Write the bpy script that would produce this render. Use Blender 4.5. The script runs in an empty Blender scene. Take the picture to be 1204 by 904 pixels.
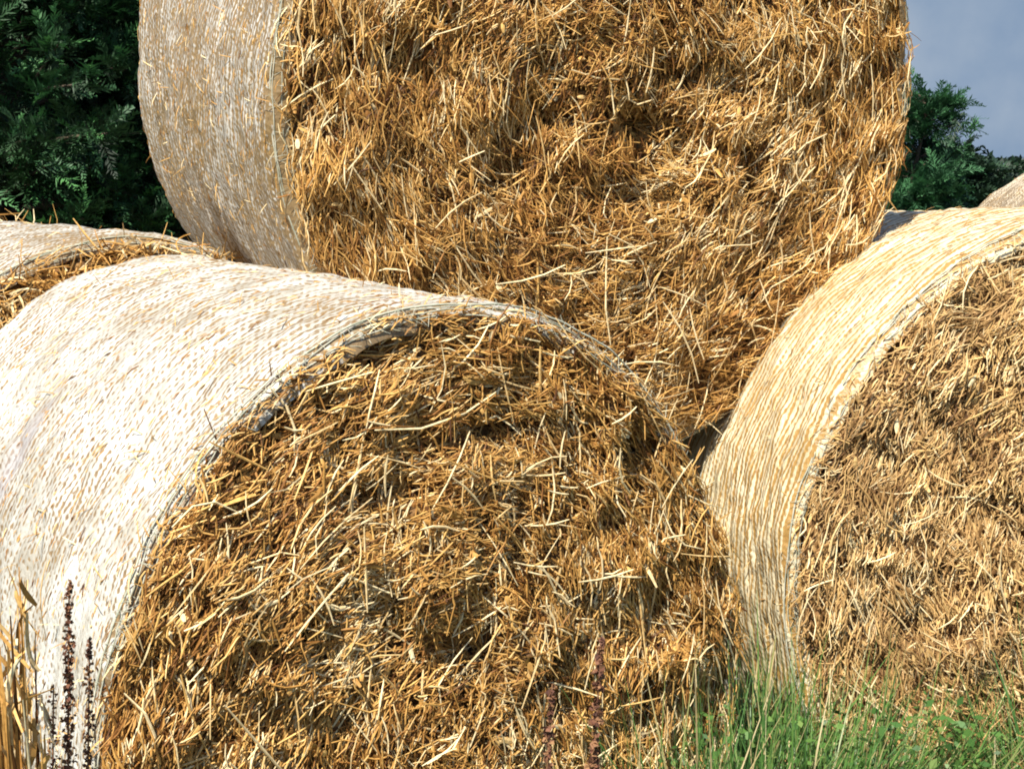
import bpy, math, random
import numpy as np
from mathutils import Vector, Matrix, Euler

S = bpy.context.scene
COL = S.collection
rng = np.random.default_rng(11)
random.seed(5)
R_ = math.radians

# ------------------------------------------------------------------ camera
CAMH = 1.5603
PITCH = 8.215
cam = bpy.data.cameras.new('camera'); camo = bpy.data.objects.new('camera', cam); COL.objects.link(camo)
cam.sensor_width = 36; cam.lens = 36 * 1805.3 / 1204
cam.clip_start = 0.05; cam.clip_end = 2000
camo.location = (0, 0, CAMH); camo.rotation_euler = (R_(90 - PITCH), 0, 0)
S.camera = camo

# ------------------------------------------------------------------ light
SUN_EL = 54.0
SUN_DIR = Vector((-0.42, -0.907, 0)).normalized()          # horizontal direction towards the sun
sun_az = math.atan2(SUN_DIR.x, SUN_DIR.y)                   # clockwise from +Y
w = bpy.data.worlds.new('World'); S.world = w; w.use_nodes = True
nt = w.node_tree; nt.nodes.clear()
out = nt.nodes.new('ShaderNodeOutputWorld'); bg = nt.nodes.new('ShaderNodeBackground')
sky = nt.nodes.new('ShaderNodeTexSky'); sky.sky_type = 'NISHITA'; sky.sun_disc = False
sky.sun_elevation = R_(SUN_EL); sky.sun_rotation = sun_az
sky.air_density = 1.0; sky.dust_density = 0.6; sky.ozone_density = 2.0
# a bank of slate-blue cloud low in the sky
geo = nt.nodes.new('ShaderNodeTexCoord')
noi = nt.nodes.new('ShaderNodeTexNoise'); noi.inputs['Scale'].default_value = 14; noi.inputs['Detail'].default_value = 6
nt.links.new(geo.outputs['Generated'], noi.inputs['Vector'])
ramp = nt.nodes.new('ShaderNodeValToRGB')
ramp.color_ramp.elements[0].position = 0.3; ramp.color_ramp.elements[0].color = (1.25, 1.95, 3.05, 1)
ramp.color_ramp.elements[1].position = 0.75; ramp.color_ramp.elements[1].color = (2.5, 3.05, 3.8, 1)
nt.links.new(noi.outputs['Fac'], ramp.inputs['Fac'])
sep = nt.nodes.new('ShaderNodeSeparateXYZ'); nt.links.new(geo.outputs['Generated'], sep.inputs[0])
mr = nt.nodes.new('ShaderNodeMapRange'); mr.inputs[1].default_value = 0.12; mr.inputs[2].default_value = 0.4
mr.inputs[3].default_value = 1.0; mr.inputs[4].default_value = 0.0
nt.links.new(sep.outputs['Z'], mr.inputs[0])
mx = nt.nodes.new('ShaderNodeMix'); mx.data_type = 'RGBA'
nt.links.new(mr.outputs[0], mx.inputs[0]); nt.links.new(sky.outputs[0], mx.inputs[6]); nt.links.new(ramp.outputs[0], mx.inputs[7])
nt.links.new(mx.outputs[2], bg.inputs[0]); bg.inputs[1].default_value = 0.09
nt.links.new(bg.outputs[0], out.inputs[0])

sl = bpy.data.lights.new('sun', 'SUN'); sl.energy = 5.0; sl.angle = R_(0.55); sl.color = (1.0, 0.94, 0.82)
so = bpy.data.objects.new('sun', sl); COL.objects.link(so)
sv = Vector((SUN_DIR.x * math.cos(R_(SUN_EL)), SUN_DIR.y * math.cos(R_(SUN_EL)), math.sin(R_(SUN_EL))))
so.rotation_euler = sv.to_track_quat('Z', 'Y').to_euler(); so.location = sv * 20

S.view_settings.view_transform = 'Standard'; S.view_settings.look = 'None'
S.view_settings.exposure = 0.72; S.view_settings.gamma = 1
S.render.engine = 'CYCLES'
S.cycles.filter_width = 1.9
S.cycles.max_bounces = 5; S.cycles.diffuse_bounces = 3; S.cycles.glossy_bounces = 2
S.cycles.transparent_max_bounces = 6

# ------------------------------------------------------------------ node helpers
def new_mat(name):
    m = bpy.data.materials.new(name); m.use_nodes = True
    t = m.node_tree; b = t.nodes['Principled BSDF']
    return m, t, b
def nd(t, kind, **kw):
    n = t.nodes.new(kind)
    for k, v in kw.items():
        if k.startswith('i_'):
            key = k[2:]
            n.inputs[int(key) if key.isdigit() else key.replace('_', ' ')].default_value = v
        else: setattr(n, k, v)
    return n
def math_n(t, op, a, b=None, c=None):
    n = t.nodes.new('ShaderNodeMath'); n.operation = op
    for i, v in enumerate((a, b, c)):
        if v is None: continue
        if hasattr(v, 'is_linked') or hasattr(v, 'links'): t.links.new(v, n.inputs[i])
        else: n.inputs[i].default_value = v
    return n.outputs[0]
def cramp(t, fac, stops):
    n = t.nodes.new('ShaderNodeValToRGB'); cr = n.color_ramp
    while len(cr.elements) < len(stops): cr.elements.new(0.5)
    for e, (p, c) in zip(cr.elements, stops): e.position = p; e.color = (*c, 1)
    t.links.new(fac, n.inputs['Fac']); return n.outputs['Color']
def mixc(t, fac, a, b, mode='MIX'):
    n = t.nodes.new('ShaderNodeMix'); n.data_type = 'RGBA'; n.blend_type = mode
    for i, v in ((0, fac), (6, a), (7, b)):
        if hasattr(v, 'links'): t.links.new(v, n.inputs[i])
        elif isinstance(v, tuple): n.inputs[i].default_value = (*v, 1)
        else: n.inputs[i].default_value = v
    return n.outputs[2]

# ------------------------------------------------------------------ materials
def straw_mat(name, stops, rough=0.6):
    m, t, b = new_mat(name)
    at = nd(t, 'ShaderNodeAttribute', attribute_name='tone')
    c = cramp(t, at.outputs['Fac'], stops)
    tc = nd(t, 'ShaderNodeTexCoord')
    n1 = nd(t, 'ShaderNodeTexNoise', i_Scale=9.0, i_Detail=3.0); t.links.new(tc.outputs['Object'], n1.inputs['Vector'])
    v = cramp(t, n1.outputs['Fac'], [(0.3, (0.66, 0.60, 0.54)), (0.65, (1.15, 1.1, 1.05))])
    n2 = nd(t, 'ShaderNodeTexNoise', i_Scale=160.0, i_Detail=2.0); t.links.new(tc.outputs['Object'], n2.inputs['Vector'])
    v2 = cramp(t, n2.outputs['Fac'], [(0.3, (0.75, 0.7, 0.62)), (0.6, (1.08, 1.08, 1.08))])
    c = mixc(t, 1.0, c, v, 'MULTIPLY'); c = mixc(t, 1.0, c, v2, 'MULTIPLY')
    t.links.new(c, b.inputs['Base Color'])
    b.inputs['Roughness'].default_value = rough; b.inputs['Specular IOR Level'].default_value = 0.25
    return m
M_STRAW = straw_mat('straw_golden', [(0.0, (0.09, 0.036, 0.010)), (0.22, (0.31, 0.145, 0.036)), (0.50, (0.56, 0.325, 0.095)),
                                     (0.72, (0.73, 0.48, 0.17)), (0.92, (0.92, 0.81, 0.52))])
M_STRAWG = straw_mat('straw_pale', [(0.0, (0.11, 0.052, 0.018)), (0.22, (0.35, 0.205, 0.08)), (0.48, (0.57, 0.38, 0.17)),
                                    (0.75, (0.71, 0.50, 0.215)), (0.95, (0.90, 0.78, 0.50))])
def backing_mat():
    m, t, b = new_mat('packed_straw')
    tc = nd(t, 'ShaderNodeTexCoord')
    n1 = nd(t, 'ShaderNodeTexNoise', i_Scale=60.0, i_Detail=5.0); t.links.new(tc.outputs['Object'], n1.inputs['Vector'])
    c = cramp(t, n1.outputs['Fac'], [(0.3, (0.06, 0.028, 0.01)), (0.5, (0.20, 0.10, 0.03)), (0.7, (0.42, 0.24, 0.08))])
    t.links.new(c, b.inputs['Base Color']); b.inputs['Roughness'].default_value = 0.8
    bp = nd(t, 'ShaderNodeBump', i_Strength=1.0, i_Distance=0.01); t.links.new(n1.outputs['Fac'], bp.inputs['Height'])
    t.links.new(bp.outputs[0], b.inputs['Normal'])
    return m
M_BACK = backing_mat()

def net_mat(name, cover, lines=0.30, white=(0.60, 0.595, 0.565), straw=((0.11, 0.062, 0.03), (0.38, 0.27, 0.14)), pitch=0.012, stain=None):
    """netting wrapped round straw: white knitted lines run round the bale, straw shows in the gaps"""
    m, t, b = new_mat(name)
    uv = nd(t, 'ShaderNodeUVMap', uv_map='UVMap')
    sp = nd(t, 'ShaderNodeSeparateXYZ'); t.links.new(uv.outputs[0], sp.inputs[0])
    def nz(su, sv, det=2.0, off=0.0, dist=0.0):
        mp = nd(t, 'ShaderNodeMapping'); mp.inputs['Scale'].default_value = (su, sv, 1); mp.inputs['Location'].default_value = (off, off * 1.7, 0)
        t.links.new(uv.outputs[0], mp.inputs['Vector'])
        n = nd(t, 'ShaderNodeTexNoise', i_Scale=1.0, i_Detail=det); n.inputs['Distortion'].default_value = dist
        t.links.new(mp.outputs[0], n.inputs['Vector']); return n.outputs['Fac']
    wob = nz(6, 5, 2, 3.1)
    vv = math_n(t, 'ADD', sp.outputs['Y'], math_n(t, 'MULTIPLY', wob, 0.022))
    ph = math_n(t, 'MULTIPLY', vv, 2 * math.pi / pitch)
    line = math_n(t, 'MULTIPLY_ADD', math_n(t, 'SINE', ph), 0.5, 0.5)        # 1 on a gap, 0 on a strand
    ph2 = math_n(t, 'MULTIPLY', sp.outputs['X'], 2 * math.pi / 0.013)
    zig = math_n(t, 'MULTIPLY_ADD', math_n(t, 'SINE', math_n(t, 'ADD', ph2, math_n(t, 'MULTIPLY', ph, 0.5))), 0.5, 0.5)
    dash = nz(80, 190, 3.5, 0.0)
    big = nz(3.2, 3.6, 3, 7.7)
    blot = nz(22, 30, 3, 1.3, 0.6)
    # hole value
    h = math_n(t, 'ADD', math_n(t, 'MULTIPLY', dash, 1.25), math_n(t, 'MULTIPLY', line, lines))
    h = math_n(t, 'ADD', h, math_n(t, 'MULTIPLY', zig, 0.17))
    h = math_n(t, 'ADD', h, math_n(t, 'MULTIPLY', big, 0.62))
    h = math_n(t, 'ADD', h, math_n(t, 'MULTIPLY', blot, 0.45))
    edge = nd(t, 'ShaderNodeMapRange'); edge.inputs[1].default_value = 0.0; edge.inputs[2].default_value = 0.05; edge.inputs[3].default_value = 0.30; edge.inputs[4].default_value = 0.0
    t.links.new(sp.outputs['Y'], edge.inputs[0]); h = math_n(t, 'ADD', h, edge.outputs[0])
    mrn = nd(t, 'ShaderNodeMapRange', interpolation_type='SMOOTHSTEP')
    thr = 0.95 + lines * 0.5 + 0.42 * cover
    mrn.inputs[1].default_value = thr; mrn.inputs[2].default_value = thr + 0.17
    t.links.new(h, mrn.inputs[0])
    hole = mrn.outputs[0]
    sc = mixc(t, nz(70, 160, 3, 5), straw[0], straw[1])
    tint = cramp(t, nz(9, 14, 4, 9), [(0.3, tuple(0.66 * x * y for x, y in zip(white, (1.0, 0.94, 0.84)))), (0.62, white)])
    tint = mixc(t, 1.0, tint, cramp(t, nz(1.6, 2.2, 3, 12), [(0.35, (0.82, 0.80, 0.76)), (0.62, (1.04, 1.03, 1.01))]), 'MULTIPLY')
    c = mixc(t, hole, tint, sc)
    if stain:
        for (u0, v0, su, sv, k, colr) in stain:
            du = math_n(t, 'MULTIPLY', math_n(t, 'SUBTRACT', sp.outputs['X'], u0), 1 / su)
            dv = math_n(t, 'MULTIPLY', math_n(t, 'SUBTRACT', sp.outputs['Y'], v0), 1 / sv)
            d = math_n(t, 'ADD', math_n(t, 'MULTIPLY', du, du), math_n(t, 'MULTIPLY', dv, dv))
            d = math_n(t, 'ADD', d, math_n(t, 'MULTIPLY', blot, 1.2))
            r = nd(t, 'ShaderNodeMapRange', interpolation_type='SMOOTHSTEP'); r.inputs[1].default_value = 0.6; r.inputs[2].default_value = 1.7
            r.inputs[3].default_value = k; r.inputs[4].default_value = 0
            t.links.new(d, r.inputs[0])
            c = mixc(t, r.outputs[0], c, colr)
    t.links.new(c, b.inputs['Base Color'])
    b.inputs['Roughness'].default_value = 0.42; b.inputs['Specular IOR Level'].default_value = 0.5
    hh = math_n(t, 'ADD', math_n(t, 'MULTIPLY', h, -0.6), math_n(t, 'MULTIPLY', nz(60, 120, 3, 2.2), 0.8))
    bp = nd(t, 'ShaderNodeBump', i_Strength=0.8, i_Distance=0.004); t.links.new(hh, bp.inputs['Height'])
    t.links.new(bp.outputs[0], b.inputs['Normal'])
    return m
def plain_mat(name, a, b_, scale=20, rough=0.7, bump=0.0):
    m, t, b = new_mat(name)
    tc = nd(t, 'ShaderNodeTexCoord')
    n1 = nd(t, 'ShaderNodeTexNoise', i_Scale=float(scale), i_Detail=4.0); t.links.new(tc.outputs['Object'], n1.inputs['Vector'])
    t.links.new(cramp(t, n1.outputs['Fac'], [(0.35, a), (0.65, b_)]), b.inputs['Base Color'])
    b.inputs['Roughness'].default_value = rough
    if bump:
        bp = nd(t, 'ShaderNodeBump', i_Strength=0.8, i_Distance=bump); t.links.new(n1.outputs['Fac'], bp.inputs['Height']); t.links.new(bp.outputs[0], b.inputs['Normal'])
    return m
def leaf_mat(name, stops, rough=0.5, trans=0.25):
    m, t, b = new_mat(name)
    at = nd(t, 'ShaderNodeAttribute', attribute_name='tone')
    c = cramp(t, at.outputs['Fac'], stops)
    t.links.new(c, b.inputs['Base Color']); b.inputs['Roughness'].default_value = rough
    if trans:
        tr = nd(t, 'ShaderNodeBsdfTranslucent'); t.links.new(c, tr.inputs['Color'])
        ms = nd(t, 'ShaderNodeMixShader'); ms.inputs[0].default_value = trans
        o = t.nodes['Material Output']
        t.links.new(b.outputs[0], ms.inputs[1]); t.links.new(tr.outputs[0], ms.inputs[2]); t.links.new(ms.outputs[0], o.inputs[0])
    return m
M_EDGE = plain_mat('net_hem', (0.30, 0.32, 0.24), (0.56, 0.54, 0.43), 40, 0.6)
M_BARK = plain_mat('bark', (0.05, 0.035, 0.025), (0.12, 0.09, 0.06), 30, 0.9, 0.01)
M_CYP = leaf_mat('cypress_foliage', [(0.0, (0.008, 0.020, 0.009)), (0.55, (0.026, 0.075, 0.026)), (0.85, (0.035, 0.125, 0.042)), (1.0, (0.08, 0.24, 0.07))], 0.6, 0.15)
M_CYP2 = leaf_mat('young_cypress_foliage', [(0.0, (0.010, 0.038, 0.016)), (0.5, (0.028, 0.10, 0.038)), (1.0, (0.07, 0.21, 0.08))], 0.6, 0.2)
M_BUSH = leaf_mat('bush_foliage', [(0.0, (0.006, 0.018, 0.010)), (0.6, (0.014, 0.04, 0.018)), (1.0, (0.03, 0.08, 0.03))], 0.6, 0.15)
M_GRASS = leaf_mat('green_grass', [(0.0, (0.016, 0.04, 0.008)), (0.4, (0.06, 0.155, 0.032)), (0.78, (0.14, 0.28, 0.06)), (0.90, (0.27, 0.29, 0.10)), (1.0, (0.5, 0.40, 0.2))], 0.45, 0.3)
M_DOCK = leaf_mat('dried_dock', [(0.0, (0.06, 0.022, 0.014)), (0.5, (0.17, 0.065, 0.034)), (1.0, (0.34, 0.18, 0.08))], 0.8, 0.0)

# ------------------------------------------------------------------ mesh helpers
def vnoise(shape_seed, x, y, scale, octaves=3, gain=0.5):
    """smooth value noise sampled at x, y (metres); result about -1..1"""
    r = np.random.default_rng(shape_seed); tot = np.zeros_like(x, dtype=float); amp = 1.0; norm = 0
    for o in range(octaves):
        G = r.uniform(-1, 1, (64, 64)); f = scale * 2 ** o
        xs = x * f + 17.3 * (o + 1); ys = y * f + 31.7 * (o + 1)
        xi = np.floor(xs).astype(int); yi = np.floor(ys).astype(int); fx = xs - xi; fy = ys - yi
        fx = fx * fx * (3 - 2 * fx); fy = fy * fy * (3 - 2 * fy)
        a = G[xi % 64, yi % 64]; b = G[(xi + 1) % 64, yi % 64]; c = G[xi % 64, (yi + 1) % 64]; d = G[(xi + 1) % 64, (yi + 1) % 64]
        tot += amp * ((a * (1 - fx) + b * fx) * (1 - fy) + (c * (1 - fx) + d * fx) * fy); norm += amp; amp *= gain
    return tot / norm * 1.5

class Buf:
    """collects quads (numpy) with a tone per vertex and a material per face"""
    def __init__(s): s.v = []; s.f = []; s.t = []; s.m = []; s.n = 0; s.uv = []; s.sm = []
    def add(s, v, f, tone=0.5, mat=0, uv=None, smooth=False):
        v = np.asarray(v, float).reshape(-1, 3); f = np.asarray(f, int).reshape(-1, 4)
        s.v.append(v); s.f.append(f + s.n); s.n += len(v)
        s.t.append(np.broadcast_to(np.asarray(tone, float), (len(v),)).copy())
        s.m.append(np.full(len(f), mat, int)); s.sm.append(np.full(len(f), smooth, bool))
        s.uv.append(np.zeros((len(v), 2)) if uv is None else uv)
    def build(s, name, mats, parent=None):
        v = np.concatenate(s.v); f = np.concatenate(s.f); t = np.concatenate(s.t); m = np.concatenate(s.m); uv = np.concatenate(s.uv); sm = np.concatenate(s.sm)
        me = bpy.data.meshes.new(name)
        me.vertices.add(len(v)); me.vertices.foreach_set('co', v.ravel().astype(np.float32))
        me.loops.add(len(f) * 4); me.loops.foreach_set('vertex_index', f.ravel().astype(np.int32))
        me.polygons.add(len(f)); me.polygons.foreach_set('loop_start', np.arange(0, len(f) * 4, 4, dtype=np.int32))
        me.polygons.foreach_set('loop_total', np.full(len(f), 4, np.int32))
        for mt in mats: me.materials.append(mt)
        me.polygons.foreach_set('material_index', m.astype(np.int32)); me.polygons.foreach_set('use_smooth', sm)
        a = me.attributes.new('tone', 'FLOAT', 'POINT'); a.data.foreach_set('value', t.astype(np.float32))
        ul = me.uv_layers.new(name='UVMap'); ul.data.foreach_set('uv', uv[f.ravel()].ravel().astype(np.float32))
        me.update(calc_edges=True)
        o = bpy.data.objects.new(name, me); COL.objects.link(o)
        if parent: o.parent = parent
        return o
def norm(a): return a / (np.linalg.norm(a, axis=-1, keepdims=True) + 1e-12)
def stalks(buf, P, D, L, W, bend, tone, up, flat=0.6, mat=0, seg=4, taper=0.55, anchor=0.5, kink=None):
    """many thin stalks at once: P points, D unit directions, L lengths, W half widths, bend (n,3) sideways bow"""
    n = len(P)
    if n == 0: return
    ts = np.linspace(-anchor, 1 - anchor, seg)
    c = P[:, None, :] + D[:, None, :] * (ts[None, :, None] * L[:, None, None]) + bend[:, None, :] * ((2 * ts[None, :, None]) ** 2 if anchor == 0.5 else (ts[None, :, None] ** 2))
    if kink is not None:
        c[:, seg - 1] += kink
    tan = np.gradient(c, axis=1); tan = norm(tan)
    s = norm(np.cross(tan, up[:, None, :])); nn = np.cross(s, tan)
    wd = np.ones(seg); wd[0] = taper if anchor == 0.5 else 1.0; wd[-1] = taper
    ww = W[:, None, None] * wd[None, :, None]
    v = np.stack([c - s * ww, c + s * ww, c + nn * ww * flat * 1.6], axis=2)      # n,seg,3,3
    base = (np.arange(n) * seg * 3)[:, None, None, None]
    k = np.arange(seg - 1)[None, :, None, None] * 3
    q = np.array([[0, 1, 4, 3], [1, 2, 5, 4], [2, 0, 3, 5]])[None, None]
    f = base + k + q
    buf.add(v.reshape(-1, 3), f.reshape(-1, 4), np.repeat(tone, seg * 3), mat)

def empty(name, loc, rot=(0, 0, 0)):
    o = bpy.data.objects.new(name, None); COL.objects.link(o); o.location = loc; o.rotation_euler = rot
    o.empty_display_size = 0.1
    return o
def tag(o, label=None, cat=None, group=None, kind=None):
    if label: o['label'] = label
    if cat: o['category'] = cat
    if group: o['group'] = group
    if kind: o['kind'] = kind
    return o

# ------------------------------------------------------------------ ground
def ground_z(x, y):
    x = np.asarray(x, float); y = np.asarray(y, float)
    return -0.05 + 0.07 * np.clip(y - 3.2, 0, 4) * 1.0 + 0.02 * vnoise(3, x, y, 0.7, 3)
gb = Buf()
gx = np.concatenate([-np.geomspace(700, 6, 22), np.linspace(-5.5, 5.5, 60), np.geomspace(6, 700, 22)])
gy = np.concatenate([-np.geomspace(700, 4, 16), np.linspace(-3.5, 11, 80), np.geomspace(11.5, 900, 26)])
GX, GY = np.meshgrid(gx, gy, indexing='ij'); GZ = ground_z(GX, GY)
ii, jj = np.meshgrid(np.arange(len(gx) - 1), np.arange(len(gy) - 1), indexing='ij'); NY = len(gy)
gf = np.stack([ii * NY + jj, (ii + 1) * NY + jj, (ii + 1) * NY + jj + 1, ii * NY + jj + 1], -1)
gb.add(np.stack([GX, GY, GZ], -1), gf, smooth=True)
m, t, b = new_mat('field_soil_and_turf')
tc = nd(t, 'ShaderNodeTexCoord')
n1 = nd(t, 'ShaderNodeTexNoise', i_Scale=1.4, i_Detail=6.0); t.links.new(tc.outputs['Object'], n1.inputs['Vector'])
n2 = nd(t, 'ShaderNodeTexNoise', i_Scale=45.0, i_Detail=5.0); t.links.new(tc.outputs['Object'], n2.inputs['Vector'])
c1 = cramp(t, n1.outputs['Fac'], [(0.35, (0.035, 0.075, 0.02)), (0.6, (0.16, 0.13, 0.06))])
c2 = cramp(t, n2.outputs['Fac'], [(0.3, (0.45, 0.45, 0.4)), (0.7, (1.3, 1.3, 1.2))])
t.links.new(mixc(t, 1.0, c1, c2, 'MULTIPLY'), b.inputs['Base Color']); b.inputs['Roughness'].default_value = 0.95
bp = nd(t, 'ShaderNodeBump', i_Strength=1.0, i_Distance=0.03); t.links.new(n2.outputs['Fac'], bp.inputs['Height']); t.links.new(bp.outputs[0], b.inputs['Normal'])
tag(gb.build('ground', [m]), kind='structure')

# ------------------------------------------------------------------ bales
def make_bale(label, centre, R, psi, L, tilt, sq, net, straw, n_straw, seed, flats=(), hair=1500, dens=1.0, res=(640, 200), group=None, back_straw=900, pale=0.0, loops=0, shaggy=1.0, pits=()):
    """a round bale; local frame: front end faces -Y, axis +Y, base at z=0"""
    r = np.random.default_rng(seed)
    rot = Euler((-tilt, 0, psi)); zc = R * (1 - sq)
    loc = Vector(centre) - rot.to_matrix() @ Vector((0, 0, zc))
    root = empty('round_straw_bale', loc, rot)
    tag(root, label, 'straw bale', group)
    def radius(th, y):
        """outline radius at angle th (0 = right, pi/2 = up)"""
        th = np.asarray(th, float)
        a, c = R * (1 + sq), R * (1 - sq)
        rr = 1 / np.sqrt((np.cos(th) / a) ** 2 + (np.sin(th) / c) ** 2)
        for (ta, k) in flats:
            cs = np.cos(th - ta); lim = np.where(cs > 0.3, k * R / np.maximum(cs, 0.3), 9)
            rr = -np.log(np.exp(-rr * 60) + np.exp(-lim * 60)) / 60
        return rr
    TH = lambda th: np.stack([np.cos(th), np.sin(th)], -1)
    # --- net wrapped barrel with rounded shoulders
    NT, NY_ = res
    sh = 0.035
    ph = np.linspace(0, np.pi / 2, 7)
    prof_y = np.concatenate([sh - sh * np.sin(ph[::-1]) , np.linspace(sh, L - sh, NY_)[1:-1], (L - sh) + sh * np.sin(ph)])
    prof_d = np.concatenate([sh - sh * np.cos(ph[::-1]), np.zeros(NY_ - 2), sh - sh * np.cos(ph)])
    th = np.linspace(-np.pi / 2, 1.5 * np.pi, NT + 1)
    THG, YG = np.meshgrid(th, prof_y, indexing='ij'); DG = np.broadcast_to(prof_d, THG.shape)
    u = THG * R
    bumpf = lambda u, y: 0.011 * vnoise(seed + 1, u, y, 2.2, 2) + 0.006 * vnoise(seed + 2, u * 0.5, y, 17, 3) + 0.0032 * vnoise(seed + 4, u * 0.35, y, 70, 2)
    bump = bumpf(u, YG)
    dth = np.minimum(THG - th[0], th[-1] - THG); bump *= np.clip(dth / 0.1, 0, 1)
    rad = radius(THG, YG) - DG + bump
    y_w = YG + 0.012 * vnoise(seed + 3, u, YG * 0, 3.0, 3) * (1 - np.clip(YG / 0.15, 0, 1))
    V = np.stack([rad * np.cos(THG), y_w, zc + rad * np.sin(THG)], -1)
    ny = len(prof_y); i, j = np.meshgrid(np.arange(NT), np.arange(ny - 1), indexing='ij')
    F = np.stack([i * ny + j, (i + 1) * ny + j, (i + 1) * ny + j + 1, i * ny + j + 1], -1)
    B = Buf(); B.add(V, F[..., ::-1], 0.5, 0, np.stack([u.ravel(), YG.ravel()], -1), smooth=True)
    # bits of straw caught in and poking through the net
    n = hair; tt = r.uniform(-np.pi / 2, 1.5 * np.pi, n); yy = r.uniform(0.01, L - 0.01, n)
    rr = radius(tt, yy) + bumpf(tt * R, yy) + r.normal(-0.0005, 0.0012, n)
    P = np.stack([rr * np.cos(tt), yy, zc + rr * np.sin(tt)], -1)
    tang = np.stack([-np.sin(tt), tt * 0, np.cos(tt)], -1); rad_ = np.stack([np.cos(tt), tt * 0, np.sin(tt)], -1); ax = np.tile([0., 1, 0], (n, 1))
    D = norm(tang * r.choice([-1, 1], n)[:, None] + ax * r.normal(0, 0.25, n)[:, None] + rad_ * r.normal(0.02, 0.10, n)[:, None])
    Ln = r.lognormal(np.log(0.018), 0.5, n)
    stalks(B, P, D, Ln, r.uniform(0.0007, 0.0016, n), rad_ * (-0.1 * Ln[:, None] + r.normal(0, 0.001, n)[:, None]), np.clip(r.normal(0.4, 0.22, n), 0, 1), rad_, mat=1, seg=3)
    # long hairs sticking out of the barrel
    n = hair // 10; tt = r.uniform(-0.2, np.pi + 0.4, n); yy = L * r.beta(0.7, 1.2, n)
    rr = radius(tt, yy) + bumpf(tt * R, yy); P = np.stack([rr * np.cos(tt), yy, zc + rr * np.sin(tt)], -1)
    tang = np.stack([-np.sin(tt), tt * 0, np.cos(tt)], -1); rad_ = np.stack([np.cos(tt), tt * 0, np.sin(tt)], -1); ax = np.tile([0., 1, 0], (n, 1))
    D = norm(tang * r.normal(0, 1, n)[:, None] + ax * r.normal(0, 0.6, n)[:, None] + rad_ * r.uniform(0.1, 0.6, n)[:, None])
    Ln = r.uniform(0.015, 0.045, n)
    stalks(B, P, D, Ln, r.uniform(0.0006, 0.0012, n), -rad_ * 0.2 * Ln[:, None], r.uniform(0.4, 1, n), rad_, mat=1, seg=4, anchor=0.1)
    nw = B.build('net_wrap', [net, straw], root)

    # --- straw ends
    def straw_end(front, n, nm='straw_end'):
        B = Buf(); sgn = -1.0 if front else 1.0; y0 = 0.0 if front else L
        def surf(x, z):
            d = np.hypot(x, z - zc); a = np.arctan2(z - zc, x); rim = radius(a, y0); q = np.clip(d / rim, 0, 1)
            h = 0.035 * (1 - q ** 3) - 0.002 * np.clip((q - 0.86) / 0.14, 0, 1)
            # layers wound in rings: ridges follow the winding
            h = h + 0.022 * vnoise(seed + 21, x, z, 5, 3) + 0.019 * vnoise(seed + 23, a * 1.2, d, 11, 2) + 0.013 * vnoise(seed + 22, x, z, 22, 2)
            for (x0, z0, rx, rz, dep) in pits:
                h = h - 1.6 * dep * np.exp(-((x - x0) / rx) ** 2 - ((z - zc - z0) / rz) ** 2)
            return h
        NR, NA = 60, 240
        q = np.linspace(0.002, 1.0, NR); a = np.linspace(0, 2 * np.pi, NA + 1)
        Q, A = np.meshgrid(q, a, indexing='ij'); rr = (radius(A, 0) - 0.022) * Q
        X = rr * np.cos(A); Z = zc + rr * np.sin(A); Y = y0 + sgn * (surf(X, Z) - 0.028)
        Y = np.where(Q > 0.97, y0 - sgn * 0.03, Y)
        Y[:, -1] = Y[:, 0]
        i, j = np.meshgrid(np.arange(NR - 1), np.arange(NA), indexing='ij'); w_ = NA + 1
        F = np.stack([i * w_ + j, (i + 1) * w_ + j, (i + 1) * w_ + j + 1, i * w_ + j + 1], -1)
        B.add(np.stack([X, Y, Z], -1), F if front else F[..., ::-1], 0.2, 0, smooth=True)
        # stalks in three populations
        def pop(n, lmean, lsd, wlo, whi, spread, depth, tilt_sd, tone_mu, tone_sd, buried=0.0, qmax=0.985, lift=0.0, tuft=1, flat=0.55):
            m_ = n // tuft; n = m_ * tuft
            qq = np.sqrt(r.uniform(0, 1, m_)) * qmax; aa = r.uniform(0, 2 * np.pi, m_)
            if tuft > 1:
                qq = np.repeat(qq, tuft); aa = np.repeat(aa, tuft); tw = 0.012
                x = R * qq * np.cos(aa) + r.normal(0, tw, n); z = R * qq * np.sin(aa) + r.normal(0, tw, n)
                qq = np.minimum(np.hypot(x, z) / R, qmax); aa = np.arctan2(z, x)
            rr = (radius(aa, 0) - 0.012) * qq; x = rr * np.cos(aa); z = zc + rr * np.sin(aa)
            h = surf(x, z) + r.uniform(-depth, depth * 0.25, n) + lift
            P = np.stack([x, y0 + sgn * h, z], -1)
            # the winding turns around the centre; local wander makes patches of one lay
            wander = (1.0 - 0.65 * qq) * 0.8 * vnoise(seed + 31, x, z, 3.3, 3) * 1.3
            rp = lambda q: np.repeat(q, tuft)
            ang = aa + np.pi / 2 + wander + rp(r.normal(0, 1, m_)) * spread * (1.2 - 0.75 * qq)
            rnd = rp(r.uniform(0, 1, m_)) < 0.13; ang = np.where(rnd, rp(r.uniform(0, np.pi * 2, m_)), ang)
            hang = rp(r.uniform(0, 1, m_)) < 0.16; ang = np.where(hang, -np.pi / 2 + rp(r.normal(0, 0.28, m_)), ang)
            if tuft > 1: ang = ang + r.normal(0, 0.13, n)
            tl = r.normal(0, tilt_sd, n)
            D = np.stack([np.cos(ang) * np.cos(tl), sgn * np.sin(tl), np.sin(ang) * np.cos(tl)], -1)
            Ln = np.clip(r.lognormal(np.log(lmean), lsd, n), 0.01, 0.24)
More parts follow.
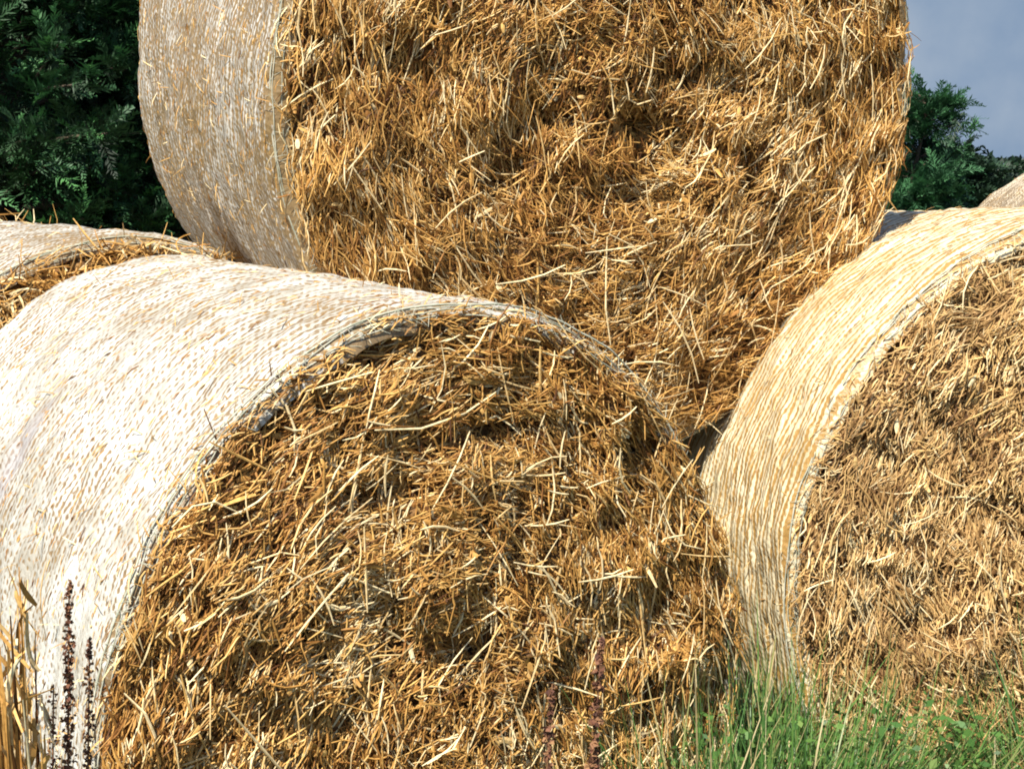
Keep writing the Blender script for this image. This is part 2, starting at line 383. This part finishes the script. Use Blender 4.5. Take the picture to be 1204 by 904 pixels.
            # keep the ends inside the rim for most of them
            lim = np.maximum(0.03, (radius(aa, 0) - rr) * 2.2 + 0.07 * qq); Ln = np.minimum(Ln, np.maximum(lim, 0.035))
            W = r.uniform(wlo, whi, n)
            up = np.tile([0., sgn, 0], (n, 1)) + r.normal(0, 0.35, (n, 3)); up = norm(up)
            side = np.cross(D, up); bend = side * (r.normal(0, 0.09, n) * Ln)[:, None] + np.array([0, sgn, 0])[None] * (-np.abs(r.normal(0, 0.03, n)) * Ln)[:, None]
            cl = vnoise(seed + 41, x, z, 7, 3) * 0.16
            tone = np.clip(tone_mu + rp(r.normal(0, tone_sd, m_)) + (r.normal(0, 0.10, n) if tuft > 1 else 0) + cl, 0, 1)
            kk = r.uniform(0, 1, n) < 0.25
            kink = side * (kk * r.normal(0, 0.16, n) * Ln)[:, None]
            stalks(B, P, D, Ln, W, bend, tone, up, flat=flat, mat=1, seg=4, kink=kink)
        s = shaggy
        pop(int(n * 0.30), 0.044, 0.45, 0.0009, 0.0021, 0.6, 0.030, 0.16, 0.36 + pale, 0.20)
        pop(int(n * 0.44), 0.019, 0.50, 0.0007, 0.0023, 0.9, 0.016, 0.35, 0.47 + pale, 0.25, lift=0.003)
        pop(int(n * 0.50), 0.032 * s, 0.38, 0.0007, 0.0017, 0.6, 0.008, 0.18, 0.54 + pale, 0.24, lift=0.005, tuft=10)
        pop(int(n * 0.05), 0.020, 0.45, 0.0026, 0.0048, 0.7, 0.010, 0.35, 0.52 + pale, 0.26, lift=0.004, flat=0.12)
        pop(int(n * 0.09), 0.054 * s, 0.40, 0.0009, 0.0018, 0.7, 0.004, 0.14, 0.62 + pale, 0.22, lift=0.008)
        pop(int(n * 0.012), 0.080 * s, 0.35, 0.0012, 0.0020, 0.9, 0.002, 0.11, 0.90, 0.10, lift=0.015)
        # ragged fringe over the rim
        k = int(n * 0.022); aa = r.uniform(0, 2 * np.pi, k); rr = radius(aa, 0) - 0.02 + r.normal(0, 0.008, k)
        P = np.stack([rr * np.cos(aa), y0 + sgn * r.uniform(-0.012, 0.012, k), zc + rr * np.sin(aa)], -1)
        rad_ = np.stack([np.cos(aa), aa * 0, np.sin(aa)], -1); tang = np.stack([-np.sin(aa), aa * 0, np.cos(aa)], -1)
        D = norm(tang * r.choice([-1, 1], k)[:, None] + rad_ * r.normal(-0.1, 0.28, k)[:, None] + np.array([[0, sgn, 0]]) * r.normal(0.1, 0.22, k)[:, None])
        Ln = np.clip(r.lognormal(np.log(0.034 * s), 0.45, k), 0.012, 0.10)
        stalks(B, P, D, Ln, r.uniform(0.0009, 0.0019, k), -rad_ * 0.12 * Ln[:, None], np.clip(r.normal(0.6, 0.2, k), 0, 1), rad_, mat=1, seg=4)
        if loops:
            k = loops; aa = r.uniform(0.1, np.pi - 0.1, k); rr = radius(aa, 0) - r.uniform(0.0, 0.11, k)
            P = np.stack([rr * np.cos(aa), y0 + sgn * r.uniform(0.01, 0.10, k), zc + rr * np.sin(aa)], -1)
            D = norm(r.normal(0, 1, (k, 3)) * np.array([1, 0.7, 0.45])); Ln = r.uniform(0.05, 0.14, k)
            stalks(B, P, D, Ln, r.uniform(0.0013, 0.0028, k), r.normal(0, 0.3, (k, 3)) * Ln[:, None], np.clip(r.normal(0.6, 0.2, k), 0, 1), norm(r.normal(0, 1, (k, 3))), mat=1, seg=7)
        return B.build(nm, [M_BACK, straw], root)
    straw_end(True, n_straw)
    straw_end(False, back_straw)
    # --- hem of the net where it turns over the shoulder: slack strands
    B = Buf(); NS = 4; nseg = 400
    for k in range(NS):
        aa = np.linspace(0, 2 * np.pi, nseg); off = k * 0.007
        rr = radius(aa, 0) - 0.004 - off * 0.9 + 0.007 * vnoise(seed + 60 + k, aa, aa * 0, 5, 4)
        yy = 0.012 - off * 0.55 + 0.009 * vnoise(seed + 70 + k, aa, aa * 0, 6, 4)
        C = np.stack([rr * np.cos(aa), yy, zc + rr * np.sin(aa)], -1); C[-1] = C[0]
        w0 = 0.0011 + 0.0006 * (k == 0)
        tan = norm(np.gradient(C, axis=0)); s_ = norm(np.cross(tan, np.array([0., 1, 0]))); n_ = np.cross(s_, tan)
        ring = np.stack([C + (s_ * math.cos(q) + n_ * math.sin(q)) * w0 for q in (0, math.pi / 2, math.pi, 1.5 * math.pi)], 1)
        i, j = np.meshgrid(np.arange(nseg - 1), np.arange(4), indexing='ij')
        F = np.stack([i * 4 + j, (i + 1) * 4 + j, (i + 1) * 4 + (j + 1) % 4, i * 4 + (j + 1) % 4], -1)
        B.add(ring, F, 0.5, 0, smooth=True)
    # cross threads of the hem
    k = 900; aa = r.uniform(0, 2 * np.pi, k); rr = radius(aa, 0) - r.uniform(0.0, 0.03, k)
    P = np.stack([rr * np.cos(aa), r.uniform(-0.01, 0.015, k), zc + rr * np.sin(aa)], -1)
    rad_ = np.stack([np.cos(aa), aa * 0, np.sin(aa)], -1); tang = np.stack([-np.sin(aa), aa * 0, np.cos(aa)], -1)
    D = norm(tang * r.normal(0, 1, k)[:, None] - rad_ * 0.8 + np.array([[0, -0.5, 0]])); Ln = r.uniform(0.01, 0.03, k)
    stalks(B, P, D, Ln, np.full(k, 0.0006), rad_ * 0.001, np.full(k, 0.5), rad_, seg=3)
    B.build('net_hem', [M_EDGE], root)
    return root

N_A = net_mat('net_front_bale', 0.80, lines=0.36, stain=[(1.58, 0.62, 0.16, 0.045, 0.5, (0.34, 0.32, 0.35)), (2.1, 1.0, 0.5, 0.5, 0.35, (0.40, 0.36, 0.29))])
N_B = net_mat('net_top_bale', 0.30, lines=0.36, white=(0.56, 0.545, 0.51), straw=((0.12, 0.075, 0.035), (0.38, 0.26, 0.12)), pitch=0.012)
N_C = net_mat('net_right_bale', 0.74, lines=0.75, white=(0.80, 0.72, 0.52), straw=((0.26, 0.13, 0.035), (0.52, 0.33, 0.11)), pitch=0.0165)
N_D = net_mat('net_back_left_bale', 0.6)
N_E = net_mat('net_back_right_bale', 0.42, white=(0.74, 0.65, 0.50))

make_bale('largest round straw bale in the foreground, white netted side on the left',
          (-0.0898, 2.2984, 0.65), 0.65, 0.5916, 1.1857, -0.0039, -0.0887, N_A, M_STRAW, 36000, 101, hair=9000, res=(900, 300),
          pits=[(.07, .50, .13, .022, .035), (-.13, .43, .08, .018, .03), (.37, .44, .06, .03, .035), (.37, .0, .014, .05, .05), (-.02, .18, .05, .03, .02), (.22, .22, .05, .02, .02)])
make_bale('round straw bale resting on top of the two front bales',
          (0.2283, 3.1862, 1.6927), 0.756, 0.4428, 1.2136, -0.086, -0.0185, N_B, M_STRAW, 34000, 202,
          flats=[(R_(-44), 0.98), (R_(-128), 0.98)], hair=9000, res=(800, 260), shaggy=1.25,
          pits=[(.04, -.05, .06, .03, .05), (-.19, -.05, .07, .024, .035), (.30, -.14, .02, .08, .05), (.04, -.20, .08, .024, .035), (.13, .05, .10, .028, .035), (.13, -.12, .025, .05, .03)])
make_bale('round straw bale cut by the right edge, green grass at its foot',
          (1.245, 3.0457, 0.733), 0.7374, 0.2271, 1.1699, 0.052, -0.004, N_C, M_STRAWG, 28000, 303, hair=5000, res=(700, 240), pale=0.05)
# rows behind
psA = 0.5916; axA = np.array([-math.sin(psA), math.cos(psA)])
d = 1.37; pD = np.array([-0.0898, 2.2984]) + axA * d
make_bale('bale behind the foreground one at left, only netted top and loose orange straw showing',
          (pD[0] - 0.01, pD[1], 0.676), 0.68, psA, 1.15, 0.0, -0.06, N_D, M_STRAW, 7000, 404, hair=2500, res=(400, 120), loops=650, back_straw=300)
make_bale('bale behind the right one, only a speckled shoulder showing below the hedge',
          (2.45, 5.2, 0.86), 0.74, 0.0, 1.2, 0.0, 0.0, N_E, M_STRAWG, 5000, 505, hair=2500, res=(400, 120), back_straw=300)

# ------------------------------------------------------------------ conifers, bush, hedge
def tube(buf, pts, radii, sides=7, tone=0.5, mat=0):
    C = np.asarray(pts, float); n = len(C); tan = norm(np.gradient(C, axis=0))
    ref = np.array([0.3, 0.9, 0.1]); s_ = norm(np.cross(tan, ref)); n_ = np.cross(s_, tan); rr = np.asarray(radii)[:, None]
    ring = np.stack([C + (s_ * math.cos(q) + n_ * math.sin(q)) * rr for q in np.linspace(0, 2 * np.pi, sides, endpoint=False)], 1)
    i, j = np.meshgrid(np.arange(n - 1), np.arange(sides), indexing='ij')
    F = np.stack([i * sides + j, (i + 1) * sides + j, (i + 1) * sides + (j + 1) % sides, i * sides + (j + 1) % sides], -1)
    buf.add(ring, F, tone, mat, smooth=True)

def fronds(buf, P, D, L, r, leaf=16, droop=0.2, width=0.32, tone_mu=0.5, tone_sd=0.2, lw=0.0045):
    """feathery flat sprays: a bowed midrib with narrow scale twigs on both sides, each twig a thin kite"""
    n = len(P); up = norm(np.tile([0., 0, 1], (n, 1)) + r.normal(0, 0.45, (n, 3)))
    S_ = norm(np.cross(D, up)); U = np.cross(S_, D)
    t_ = np.linspace(0.08, 1.0, leaf)
    C = P[:, None] + D[:, None] * (t_[None, :, None] * L[:, None, None]) - np.array([0, 0, 1.]) * (droop * (t_ ** 2)[None, :, None] * L[:, None, None])
    side = np.where(np.arange(leaf) % 2 == 0, 1.0, -1.0)[None, :, None]
    ll = (L[:, None] * width * (1.05 - t_[None, :] ** 1.4) + 0.012)[..., None] * r.uniform(0.6, 1.2, (n, leaf, 1))
    TD = norm(D[:, None] * 0.95 + S_[:, None] * side * 0.75 + r.normal(0, 0.33, (n, leaf, 3)))
    tip = C + TD * ll
    wd = norm(np.cross(TD, U[:, None])) * (lw * r.uniform(0.7, 1.5, (n, leaf, 1)))
    mid = C + TD * ll * 0.45 + U[:, None] * 0.1 * lw
    V = np.stack([C, mid - wd, tip, mid + wd], 2).reshape(-1, 3)
    F = np.arange(n * leaf * 4).reshape(-1, 4)
    tone = np.clip(np.repeat(r.normal(tone_mu, tone_sd, n), leaf * 4) + np.tile(np.repeat((t_ - 0.5) * 0.25, 4), n), 0, 1)
    buf.add(V, F, tone)

def conifer(name, label, cat, base, height, rad, mat, n_limb, per, seed, lean=(0, 0), frond=0.26, leaf=16, lw=0.0045, lo=0.08, power=0.75, group=None, droop=0.2, tsd=0.2):
    r = np.random.default_rng(seed)
    z0 = float(ground_z(base[0], base[1]))
    root = empty(name, (base[0], base[1], z0)); tag(root, label, cat, group)
    tb = Buf(); k = np.linspace(0, 1, 9)
    ax = lambda q: np.stack([lean[0] * q ** 1.5 + 0.02 * np.sin(q * 9), lean[1] * q ** 1.5 + 0.02 * np.cos(q * 7), q * height * 0.97], -1)
    tube(tb, np.concatenate([[ax(np.array(0.))- np.array([0, 0, .1])], ax(k)]), np.concatenate([[0.05 * rad + 0.03], (0.05 * rad + 0.025) * (1 - k * 0.93)]))
    cb = Buf(); PP = []; DD = []; LL = []
    for i in range(n_limb):
        q = r.uniform(lo, 0.985) ** 0.9; a = r.uniform(0, 2 * np.pi)
        reach = rad * (1 - q) ** power * r.uniform(0.55, 1.12) + 0.05
        s0 = ax(np.array(q)); dirn = np.array([np.cos(a), np.sin(a), r.uniform(0.15, 0.7)]); dirn /= np.linalg.norm(dirn)
        tt = np.linspace(0, 1, 5)
        pts = s0 + dirn * (tt[:, None] * reach) + np.array([0, 0, -0.10]) * (tt[:, None] ** 2) * reach
        tube(tb, pts, 0.012 * rad * (1 - tt * 0.85) + 0.002, 4)
        m_ = max(3, int(per * reach / rad))
        for _ in range(m_):
            f = r.uniform(0.25, 1.0) ** 0.7; p = s0 + dirn * f * reach + np.array([0, 0, -0.1]) * f * f * reach + r.normal(0, 0.03, 3)
            dd = dirn * 0.8 + r.normal(0, 0.55, 3) + np.array([0, 0, 0.2]); dd /= np.linalg.norm(dd)
            PP.append(p); DD.append(dd); LL.append(frond * r.uniform(0.6, 1.25))
    tb.build('trunk', [M_BARK], root)
    fronds(cb, np.array(PP), np.array(DD), np.array(LL), r, leaf=leaf, lw=lw, droop=droop, tone_sd=tsd)
    cb.build('crown', [mat], root)
    return root
def px(X, Y, d):
    """pixel of the photograph (1204 wide) at distance d along the ground -> world point"""
    a = R_(PITCH); u = (452 - Y) / 1805.3; v = (X - 602) / 1805.3
    yy = math.cos(a) + u * math.sin(a); zz = -math.sin(a) + u * math.cos(a)
    return np.array([v / yy * d, d, CAMH + zz / yy * d])
G = 'conifers of the dark screen on the left'
conifer('cypress_tree', 'tall dark green cypress filling the top left corner behind the bales', 'tree', (-2.65, 7.8), 5.5, 1.35, M_CYP, 420, 70, 1, lw=0.0042, leaf=26, frond=0.20, tsd=0.3, group=G)
conifer('cypress_tree', 'dark green cypress just left of the netting of the top bale', 'tree', (-1.72, 8.2), 5.0, 1.15, M_CYP, 420, 70, 2, lw=0.0042, leaf=26, frond=0.19, tsd=0.3, group=G)
conifer('cypress_tree', 'dark cypress farther back, filling the gap between the two left conifers', 'tree', (-2.3, 10.4), 7.0, 1.9, M_CYP, 480, 60, 3, lw=0.014, frond=0.36, group=G)
p = px(1078, 250, 8.0)
conifer('young_cypress_tree', 'small feathery blue-green conifer peeping out right of the top bale against the sky', 'tree', (p[0] - 0.15, 8.0), 1.72, 0.38, M_CYP2, 170, 34, 4, lean=(0.18, 0), frond=0.16, leaf=28, lw=0.0036, power=0.6, tsd=0.3)
p = px(1128, 250, 8.6)
conifer('bush', 'low dark green bush between the small conifer and the far hedge', 'bush', (p[0] - 0.02, 8.6), 1.36, 0.30, M_BUSH, 200, 34, 5, frond=0.13, leaf=14, lw=0.008, power=0.3)
# far hedge: one clipped field hedge
hb = Buf(); r = np.random.default_rng(77); n = 26000
hx = r.uniform(2, 30, n); hy = 34 + r.normal(0, 0.5, n) + 0.2 * (hx - 10); top = 1.75 + 0.28 * vnoise(9, hx, hx * 0, 0.8, 3)
hz = top * r.uniform(0, 1, n) ** 0.6
D = norm(r.normal(0, 1, (n, 3)) + np.array([0, 0, 0.5])); P = np.stack([hx, hy, hz], -1)
s1 = norm(np.cross(D, r.normal(0, 1, (n, 3)))) * 0.05; D = D * 0.11
hb.add(np.stack([P - D, P + s1, P + D, P - s1], 1).reshape(-1, 3), np.arange(n * 4).reshape(-1, 4), np.repeat(r.uniform(0, 1, n), 4))
root = empty('hedge', (14, 35, 0)); tag(root, 'long low field hedge on the horizon at the right edge', 'hedge')
o = hb.build('foliage', [M_BUSH]); o.parent = root; o.location = (-14, -35, 0)

# ------------------------------------------------------------------ grass and weeds at the foot of the bales
def blades(buf, P, H, r, lean_sd=0.28, w=(0.0014, 0.0034), tone_mu=0.5, tone_sd=0.22, seg=6):
    n = len(P); a = r.uniform(0, 2 * np.pi, n); ln = np.abs(r.normal(0, lean_sd, n))
    D = norm(np.stack([np.cos(a) * ln, np.sin(a) * ln, np.ones(n)], -1))
    bend = np.stack([np.cos(a), np.sin(a), -0.55 * np.ones(n)], -1) * (H * np.abs(r.normal(0.22, 0.18, n)))[:, None]
    ts = np.linspace(0, 1, seg); C = P[:, None] + D[:, None] * (ts[None, :, None] * H[:, None, None]) + bend[:, None] * (ts ** 2.2)[None, :, None]
    s = norm(np.stack([np.cos(a + 1.57 + r.normal(0, 0.6, n)), np.sin(a + 1.57 + r.normal(0, 0.6, n)), np.zeros(n)], -1))
    W = r.uniform(*w, n)[:, None, None] * (1 - ts ** 2 * 0.93)[None, :, None]
    V = np.stack([C - s[:, None] * W, C + s[:, None] * W], 2)
    k = (np.arange(n) * seg * 2)[:, None]; j = np.arange(seg - 1)[None] * 2
    F = np.stack([k + j, k + j + 1, k + j + 3, k + j + 2], -1)
    tone = np.clip(np.repeat(r.normal(tone_mu, tone_sd, n), seg * 2) + np.tile(np.repeat((ts - .5) * 0.25, 2), n), 0, 1)
    buf.add(V.reshape(-1, 3), F.reshape(-1, 4), tone)
r = np.random.default_rng(31)
gb = Buf()
def patch(n, xr, yr, hlo, hhi, tone=0.5, **kw):
    x = r.uniform(*xr, n); y = r.uniform(*yr, n); m_ = vnoise(55, x, y, 4.5, 2)
    H = r.uniform(hlo, hhi, n) * (1 + 0.22 * m_)
    P = np.stack([x, y, ground_z(x, y)], -1); blades(gb, P, H, r, tone_mu=tone, **kw)
patch(9500, (0.34, 1.40), (2.42, 2.92), 0.38, 0.69, tone_sd=0.30, lean_sd=0.6, w=(0.0016, 0.0054))
patch(2600, (0.18, 0.50), (2.16, 2.42), 0.52, 0.80, tone_sd=0.30, lean_sd=0.5, w=(0.0012, 0.0042))
patch(350, (0.42, 0.60), (2.60, 3.0), 0.42, 0.74, tone_sd=0.25)
patch(500, (0.98, 1.12), (2.5, 2.80), 0.55, 0.80, 0.62, tone_sd=0.2, lean_sd=0.45)
patch(900, (0.30, 1.25), (2.35, 2.85), 0.44, 0.72, 0.5, tone_sd=0.25, lean_sd=1.1, w=(0.004, 0.008))
patch(3500, (-2.0, 2.2), (1.0, 2.3), 0.08, 0.3, 0.45)
x = r.uniform(-4, 5, 7000); y = r.uniform(3.4, 8, 7000)
P = np.stack([x, y, ground_z(x, y)], -1); blades(gb, P, r.uniform(0.1, 0.35, 7000), r, tone_mu=0.5)
n = 4500; x = r.uniform(0.24, 1.35, n); y = r.uniform(2.38, 2.85, n); hz_ = (0.52 + 0.12 * vnoise(66, x, y, 5, 2)) * r.uniform(0.6, 1.1, n)
P = np.stack([x, y, ground_z(x, y) + hz_], -1); D = norm(r.normal(0, 1, (n, 3)) * [1, 1, 0.5]); U = norm(np.cross(D, r.normal(0, 1, (n, 3)) + [0, 0, 1.5])); Ln = r.uniform(0.008, 0.026, n)[:, None]
gb.add(np.stack([P, P + D * Ln * .5 + U * Ln * .3, P + D * Ln, P + D * Ln * .5 - U * Ln * .3], 1).reshape(-1, 3), np.arange(n * 4).reshape(-1, 4), np.repeat(np.clip(r.normal(0.5, 0.25, n), 0, 0.85), 4))
tag(gb.build('tall_grass', [M_GRASS]), 'green grass growing at the foot of the right bale and around the pile', 'grass', kind='stuff')

# loose fallen stems leaning in the grass
fb = Buf(); n = 90; x = r.uniform(0.34, 1.1, n); y = r.uniform(2.4, 2.85, n)
P = np.stack([x, y, r.uniform(0.25, 0.52, n)], -1); D = norm(r.normal(0, 1, (n, 3)) * [1, .5, .9]); Ln = r.uniform(0.05, 0.22, n)
stalks(fb, P, D, Ln, r.uniform(0.001, 0.0018, n), r.normal(0, 0.08, (n, 3)) * Ln[:, None], np.clip(r.normal(0.6, 0.2, n), 0, 1), norm(r.normal(0, 1, (n, 3))), seg=5)
tag(fb.build('fallen_straw', [M_STRAWG]), 'loose straw caught among the green grass blades', 'loose straw', kind='stuff')

def dock(label, base, height, seed, stems=1, spread=0.05, lo=0.45, size=0.0042, dens=260, group='dried dock plants before the front bale'):
    r = np.random.default_rng(seed); z0 = float(ground_z(*base)); root = empty('dock_plant', (base[0], base[1], z0)); tag(root, label, 'plant', group)
    sb = Buf(); kb = Buf()
    for s in range(stems):
        hh = height * (1 if s == 0 else r.uniform(0.8, 0.95)); tt = np.linspace(0, 1, 12); a = r.uniform(0, 6.28); off = spread * (s > 0)
        C = np.stack([off * np.cos(a) * tt + 0.008 * np.sin(tt * 7 + s), off * np.sin(a) * tt, tt * hh], -1)
        tube(sb, C, 0.0032 * (1 - tt * 0.7), 5, 0.8)
        n = int(dens * hh); q = r.uniform(lo, 1, n); q = lo + (1 - lo) * (np.round((q - lo) / (1 - lo) * 34 + r.normal(0, .4, n)) / 34) + r.normal(0, 0.006, n)    # whorls of seed
        q = np.clip(q, lo, 1); pc = np.stack([np.interp(q, tt, C[:, i]) for i in range(3)], -1)
        aa = r.uniform(0, 6.28, n); rr = (0.003 + 0.013 * (1 - q) ** 0.5) * r.uniform(0.2, 1.25, n) * (0.55 + 0.45 * np.sin(q * 47 + seed * 2) ** 2)
        P = pc + np.stack([np.cos(aa) * rr, np.sin(aa) * rr, r.normal(0, 0.0015, n)], -1)
        for (dx, dy) in ((0, 0), (1, 1.2)):
            ax1 = norm(r.normal(0, 1, (n, 3))); ax2 = norm(np.cross(ax1, r.normal(0, 1, (n, 3)))); sz = size * r.uniform(0.6, 1.2, n)[:, None]
            kb.add(np.stack([P - ax1 * sz, P + ax2 * sz * .8, P + ax1 * sz, P - ax2 * sz * .8], 1).reshape(-1, 3), np.arange(n * 4).reshape(-1, 4), np.repeat(r.uniform(0, 1, n), 4))
    sb.build('stem', [M_DOCK], root); kb.build('seed_head', [M_DOCK], root)
    return root
def at(X, d): return (px(X, 452, d)[0], d)
dock('tallest dark brown dock spike, in front of the netting at the lower left', at(66, 1.80), 1.10, 1, lo=0.52, size=0.0036, dens=620)
dock('slim brown dock spike just right of the tallest one at the lower left', at(88, 1.84), 1.02, 2, lo=0.6, size=0.0030, dens=420)
dock('short thin brown dock spike nearest the left edge', at(42, 1.78), 0.98, 3, lo=0.6, size=0.0026, dens=300)
dock('brown dock shape standing in for a shadow on the straw end of the front bale, left of two', at(646, 1.98), 0.92, 4, lo=0.5, size=0.005, dens=260)  # added stem, takes the place of a shadow streak on the straw
dock('brown dock shape standing in for a shadow on the straw end of the front bale, right of two', at(705, 1.98), 0.98, 5, lo=0.45, size=0.006, dens=380)  # second added stem, built where the taller shadow streak falls

# clump of dead golden stalks at the left edge
cb = Buf(); n = 80; r = np.random.default_rng(8)
bx, by = at(0, 1.72); x = r.normal(bx, 0.013, n); y = r.normal(by, 0.03, n)
P = np.stack([x, y, np.full(n, -0.05)], -1); D = norm(np.stack([r.normal(0.0, 0.007, n), r.normal(0, 0.03, n), np.ones(n)], -1)); H = r.uniform(0.80, 1.14, n)
stalks(cb, P, D, H, r.uniform(0.0012, 0.0042, n), np.stack([r.normal(-0.004, 0.012, n), r.normal(0, 0.03, n), np.zeros(n)], -1), np.clip(r.normal(0.5, 0.25, n), 0, 1), norm(r.normal(0, 1, (n, 3))), seg=9, anchor=0.0, taper=0.3, flat=0.2)
k = 70; q = r.uniform(0.72, 1.08, k); P = np.stack([r.normal(bx + 0.006, 0.010, k), r.normal(by, 0.03, k), q], -1)
D = norm(np.stack([r.normal(0.1, .25, k), r.normal(0, .3, k), -r.uniform(0.4, 1, k)], -1)); Ln = r.uniform(0.03, 0.10, k)
stalks(cb, P, D, Ln, r.uniform(0.0015, 0.0045, k), r.normal(0, .12, (k, 3)) * Ln[:, None], np.clip(r.normal(0.65, 0.25, k), 0, 1), norm(r.normal(0, 1, (k, 3))), seg=6, flat=0.2)
o = cb.build('dead_stalk_clump', [M_STRAW]); tag(o, 'clump of dead golden stalks cut by the lower left edge', 'plant')
